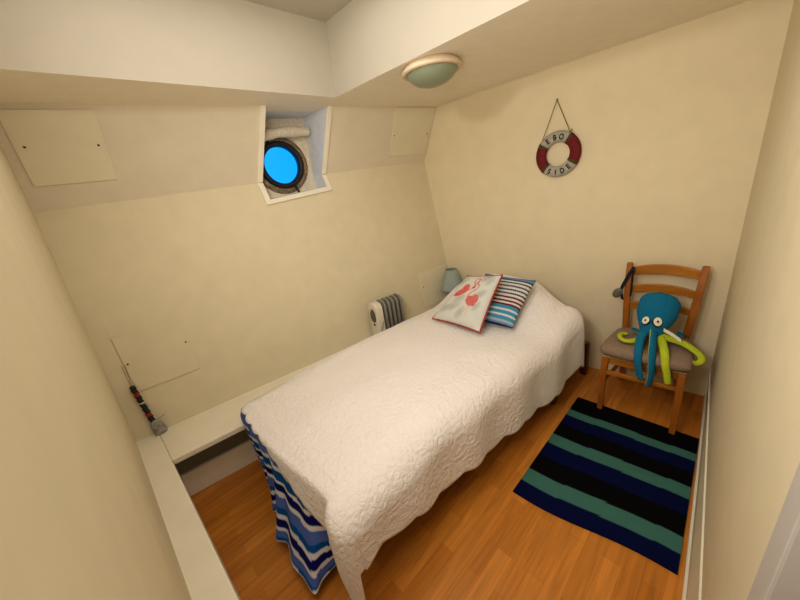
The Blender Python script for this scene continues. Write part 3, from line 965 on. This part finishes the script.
# front two, blue side out
tentacle([(2.085, .165, .565), (2.02, .158, .54), (1.958, .150, .50), (1.930, .142, .43), (1.928, .138, .37), (1.930, .144, .315), (1.928, .148, .298)], .024, (-.62, -.75, .3))
tentacle([(2.09, .200, .560), (2.03, .215, .54), (1.968, .212, .50), (1.934, .205, .44), (1.929, .195, .39), (1.929, .185, .345), (1.929, .180, .325)], .023, (-1, .3, .5))
# lime ones: front right hanging, right one stretched out, left curl
tentacle([(2.10, .140, .535), (2.04, .118, .52), (1.965, .098, .50), (1.932, .086, .45), (1.928, .074, .40), (1.928, .066, .355), (1.928, .064, .342)], .022, (1, .2, -.5))
tentacle([(2.10, .130, .535), (2.10, .085, .525), (2.09, .04, .52), (2.08, -.005, .50), (2.07, -.04, .475), (2.055, -.048, .455), (2.03, -.03, .445), (2.015, -.002, .462)], .021, (.5, .0, -1))
tentacle([(2.11, .20, .53), (2.06, .23, .505), (2.03, .265, .502), (2.03, .295, .502), (2.06, .318, .504), (2.10, .315, .506), (2.115, .285, .506)], .019, (.0, -.3, .9), mats=('octo_green', 'octo_green'))
tentacle([(2.14, .20, .53), (2.16, .235, .51), (2.18, .265, .505), (2.21, .275, .504)], .019, (0, 0, 1))
tentacle([(2.15, .12, .53), (2.19, .07, .51), (2.22, .05, .505), (2.25, .07, .505)], .019, (0, 0, 1))
# care tag
mb = MB(); n_ = Vector((-.4, 0, .9))
a, b = Vector((2.045, .122, .600)), Vector((2.055, .045, .548))
pts = catmull([a, a.lerp(b, .5) + Vector((0, 0, .004)), b], 6)
w_ = Vector((.25, .1, .95)).normalized() * .010
for q, r in zip(pts, pts[1:]): mb.quad(q - w_, r - w_, r + w_, q + w_)
o = mb.build('care_tag', M['white_felt'], oc, recalc=False, weld=True, solid=.0012); o['label'] = 'long white care tag'

# ------------------------------------------------------------------ lifebuoy decoration
LB = Vector((2.418, .822, 1.575))
lb = thing('lifebuoy', 'red and grey lifebuoy wall ornament hanging by twine on end wall', 'ornament', (2.43, .822, 1.575))
RO, RI = .142, .074
rm, rt_ = (RO + RI) / 2, (RO - RI) / 2
# viewed from the room: right = -y, up = +z ; angle measured from up towards the left (+y)
def lbp(ang_, r, out): return Vector((LB.x - out, LB.y + math.sin(ang_) * r, LB.z + math.cos(ang_) * r))
def ring_seg(a0, a1, name, mat, grow=1.0):
    mb = MB(); n = max(4, int(abs(a1 - a0) / .06)); m_ = 16; R_ = []
    for i in range(n + 1):
        a = lerp(a0, a1, i / n)
        R_.append([mb.vert(lbp(a, rm + rt_ * grow * math.cos(2 * PI * k / m_), .016 * grow * math.sin(2 * PI * k / m_))) for k in range(m_)])
    for A, B in zip(R_, R_[1:]):
        for k in range(m_): mb.face(A[k], A[(k + 1) % m_], B[(k + 1) % m_], B[k])
    mb.face(*reversed(R_[0])); mb.face(*R_[-1])
    return mb.build(name, mat, lb, smooth=True)
d_ = math.radians
g1 = ring_seg(d_(-35), d_(54), 'pale_segment', M['buoy_grey']); g1['label'] = 'grey upper segment'
g2 = ring_seg(d_(140), d_(236), 'pale_segment', M['buoy_grey']); g2['label'] = 'grey lower segment'
ring_seg(d_(54), d_(140), 'red_segment', M['rubber_red']); ring_seg(d_(236), d_(325), 'red_segment', M['rubber_red'])
for a in (-35, 54, 140, 236):
    s_ = 1 if a in (54, 236) else -1
    ring_seg(d_(a), d_(a + s_ * 9), 'rope_band', M['buoy_band'], 1.05)
def lettering(word, angs, name, upright, parent):
    mb = MB()
    for chx, a in zip(word, angs):
        cu = bpy.data.curves.new('letters', 'FONT'); cu.body = chx; cu.size = .046; cu.align_x = 'CENTER'; cu.extrude = .0006
        cu.offset = .0014
        ob = bpy.data.objects.new('letters', cu); COL.objects.link(ob)
        dg = bpy.context.evaluated_depsgraph_get()
        me = bpy.data.meshes.new_from_object(ob.evaluated_get(dg))
        a = d_(a)
        base = len(mb.v)
        for v in me.vertices:
            lx = -v.co.x * .8; ly = v.co.y - .018
            r = Vector((0, math.sin(a), math.cos(a))); tg = Vector((0, math.cos(a), -math.sin(a)))
            if not upright: r = -r; tg = -tg
            c = Vector((LB.x, LB.y, LB.z)) + Vector((0, math.sin(a), math.cos(a))) * rm
            mb.vert(c + tg * lx + r * ly + Vector((-.0168 - v.co.z, 0, 0)))
        for p_ in me.polygons: mb.face(*[base + i for i in p_.vertices])
        bpy.data.objects.remove(ob); bpy.data.curves.remove(cu); bpy.data.meshes.remove(me)
    return mb.build(name, M['ink'], parent, recalc=False)
lettering('EBO', (35, 9, -14), 'lettering', True, g1)
lettering('SIDE', (155, 177, 199, 221), 'lettering', False, g2)
mb = MB()
pl = lbp(d_(44), RO - .004, .010); pr = lbp(d_(-33), RO - .002, .010); pa = Vector((XC - .012, .838, 1.897))
mb.tube([pl, pa], .0022, 6); mb.tube([pr, pa], .0022, 6); mb.tube([pr, pr + Vector((-.002, -.012, .018))], .003, 6)
mb.build('twine', M['twine'], lb)
mb = MB(); mb.tube([(XC - .016, .838, 1.899), (XC + .002, .838, 1.901)], .004, 8); mb.build('nail', M['brass'], lb)

# ------------------------------------------------------------------ ceiling lamp
cl = thing('ceiling_lamp', 'round cream ceiling lamp with frosted green glass on the low ceiling', 'lamp', (1.562, 1.152, ZC))
T = Matrix.Translation((1.562, 1.152, ZC))
mb = MB(); mb.lathe([(.10, 0), (.138, -.003), (.146, -.016), (.154, -.024), (.154, -.032), (.146, -.037), (.132, -.037), (.126, -.030)], 48, T)
mb.build('rim', M['lamp_rim'], cl, smooth=True)
mb = MB(); mb.lathe([(.130, -.032), (.126, -.045), (.108, -.066), (.078, -.084), (.042, -.095), (.0005, -.098)], 48, T)
mb.build('glass_bowl', M['lamp_glass'], cl, smooth=True)

# ------------------------------------------------------------------ bedside lamp
bl = thing('table_lamp', 'small lamp with grey-blue cone shade beside the bed head', 'lamp', (2.315, 1.70, LZ))
T = Matrix.Translation((2.312, 1.692, LZ))
mb = MB(); mb.lathe([(.050, .360), (.0505, .363), (.108, .180), (.1065, .180), (.0485, .358)], 32, T)
mb.build('lamp_shade', M['shade'], bl, smooth=False, subsurf=0)
mb = MB(); mb.lathe([(.055, 0), (.056, .012), (.03, .03), (.018, .06), (.026, .10), (.030, .13), (.016, .165), (.012, .19), (.012, .26)], 24, T, close=True)
mb.build('lamp_base', M['wood_base'], bl, smooth=True)

# ------------------------------------------------------------------ oil heater on the ledge
ht = thing('oil_heater', 'small oil-filled radiator with grey fins on ledge behind the bed', 'heater', (1.58, 1.82, LZ))
TH = Matrix.Translation((1.455, 1.825, LZ)) @ Matrix.Rotation(YAW, 4, 'Z') @ Matrix.Diagonal((.84, .92, .97, 1))
def loop_prof(w, h, z0, r, n=8):
    pts = [(-w + .012, z0), (w - .012, z0), (w, z0 + .012)]
    for i in range(n + 1):
        a = PI / 2 * i / n; pts.append((w - r + r * math.cos(a), z0 + h - r + r * math.sin(a)))
    for i in range(n + 1):
        a = PI / 2 + PI / 2 * i / n; pts.append((-w + r + r * math.cos(a), z0 + h - r + r * math.sin(a)))
    pts.append((-w, z0 + .012)); return pts
def slab(x0, x1, pts, name, mat, bevel, inset=None):
    mb = MB()
    A = [mb.vert(TH @ Vector((x0, y, z))) for y, z in pts]; B = [mb.vert(TH @ Vector((x1, y, z))) for y, z in pts]
    n = len(pts)
    for k in range(n): mb.face(A[k], A[(k + 1) % n], B[(k + 1) % n], B[k])
    mb.face(*reversed(A)); mb.face(*B)
    return mb.build(name, mat, ht, bevel=bevel, seg=3)
fp = slab(-.03, .045, loop_prof(.066, .315, .025, .050), 'control_panel', M['heater_white'], .008)
fp['label'] = 'cream control panel'
mb = MB(); nD = 28
R1 = [mb.vert(TH @ Vector((-.031, -.004 + .040 * math.cos(2 * PI * k / nD), .235 + .058 * math.sin(2 * PI * k / nD)))) for k in range(nD)]
R2 = [mb.vert(TH @ Vector((-.040, -.004 + .032 * math.cos(2 * PI * k / nD), .235 + .048 * math.sin(2 * PI * k / nD)))) for k in range(nD)]
for k in range(nD): mb.face(R1[k], R1[(k + 1) % nD], R2[(k + 1) % nD], R2[k])
mb.face(*R2)
mb.build('dial', M['heater_dial'], fp)
mb = MB(); mb.box(-.036, -.030, -.012, .004, .150, .166, TH); mb.build('indicator', M['black'], fp)
mb = MB()
for i in range(4): mb.box(-.004 + .009 * i, .001 + .009 * i, -.0672, -.060, .10 + .02 * i, .125 + .02 * i, TH)
mb.build('vent_slots', M['heater_dial'], fp)
for i in range(5):
    x = .062 + .047 * i
    slab(x, x + .026, loop_prof(.070, .322, .022, .052), 'fin', M['heater_grey'], .011)
mb = MB(); mb.box(.03, .29, -.03, .03, .05, .09, TH); mb.build('core_pipe', M['heater_grey'], ht)
mb = MB(); mb.box(.03, .29, -.02, .02, .27, .31, TH); mb.build('core_pipe', M['heater_grey'], ht)
for x in (.02, .24):
    mb = MB(); mb.box(x, x + .03, -.085, .085, .0, .026, TH); mb.build('foot', M['heater_grey'], ht, bevel=.005)

# ------------------------------------------------------------------ bead string
bs = thing('bead_string', 'string of black and red beads with grey pebble hanging in corner', 'ornament', (-.03, 2.2, .42))
def hb(x, z, off=.028): return Vector(hp(x, z, off))
top = hb(-.006, .818, .012)
anchor = hb(-.020, .80, .012)
e0 = hb(-.032, .700); e1 = hb(-.018, .462, .03)
mb = MB(); mb.tube([hb(-.018, .822, .010), e0, e1], .0011, 6); mb.tube([hb(-.032, .822, .010), e0 + Vector((-.003, 0, 0)), e1], .0011, 6)
mb.tube(catmull([e1, e1 + Vector((.03, -.01, .012)), e1 + Vector((.06, 0, .012))], 4), .0012, 6)
mb.build('cord', M['twine'], bs)
seq = 'kkkkrrkkkkycckkkkrrkkkk'
m_ = len(seq)
for i, c in enumerate(seq):
    p = e0.lerp(e1, (i + .5) / m_)
    mb = MB(); mb.ball(p + Vector((.002 * math.sin(i * 2.1), 0, 0)), (.0145, .0145, .0078), 10, 7)
    mb.build('bead', M[{'k': 'bead_black', 'r': 'bead_red', 'y': 'bead_cream', 'c': 'bead_black'}[c]], bs, smooth=True)
mb = MB(); pc = e1 + Vector((.012, -.016, -.056))
mb.ball(pc, (.033, .020, .068), 20, 14, Matrix.Rotation(math.radians(-8), 3, 'Y'))
for i, v in enumerate(mb.v):
    v = Vector(v); k = noise.noise(v * 28) * .010; dn = (v - pc).normalized(); mb.v[i] = tuple(v + dn * k)
o = mb.build('pebble', M['stone'], bs, smooth=True); o['label'] = 'grey pebble'

# ------------------------------------------------------------------ lights
def lamp(name, typ, loc, energy, col, **kw):
    l = bpy.data.lights.new(name, typ); l.energy = energy; l.color = col
    for k, v in kw.items(): setattr(l, k, v)
    o = bpy.data.objects.new(name, l); COL.objects.link(o); o.location = loc
    return o
lamp('wall_lamp', 'POINT', (.0, .80, 2.15), 1.9, (1, .965, .92), shadow_soft_size=.05)
f = lamp('wall_lamp_front', 'AREA', (.03, .80, 2.15), 3.4, (1, .965, .92), shape='DISK', size=.14)
f.rotation_euler = Vector((-1, 0, .22)).to_track_quat('Z', 'Y').to_euler()
f = lamp('well_fill', 'AREA', (.72, .75, 2.44), 5.5, (1, .97, .93), shape='RECTANGLE', size=1.1, size_y=1.6)  # added soft fill under the well top, not a fitting

f = lamp('camera_side_fill', 'AREA', (-.03, .38, 1.72), 7.2, (1, .955, .89), shape='DISK', size=.34)  # added warm fill beside the camera, inside the shut door
f.rotation_euler = Vector((-1, -.12, -.06)).to_track_quat('Z', 'Y').to_euler()
wd = bpy.data.worlds.new('sky'); scene.world = wd; wd.use_nodes = True
bg = wd.node_tree.nodes['Background']
bg.inputs['Color'].default_value = (.004, .34, .96, 1); bg.inputs['Strength'].default_value = 1.0

# ------------------------------------------------------------------ camera
cam = bpy.data.cameras.new('camera'); co = bpy.data.objects.new('camera', cam); COL.objects.link(co)
R = Matrix(((0.67983302, -0.71963119, -0.14127284), (0.3429943, 0.14173269, 0.9285832), (-0.64821445, -0.6797373, 0.34318396)))
q_ = R.transposed().to_quaternion()
co.rotation_mode = 'QUATERNION'; co.rotation_quaternion = q_
co.location = (0, 0, 1.55)
cam.sensor_fit = 'HORIZONTAL'; cam.sensor_width = 36; cam.lens = 318.34 / 800 * 36
cam.clip_start = .01
scene.camera = co
scene.view_settings.view_transform = 'Standard'
scene.view_settings.look = 'Medium High Contrast'
scene.view_settings.exposure = .40
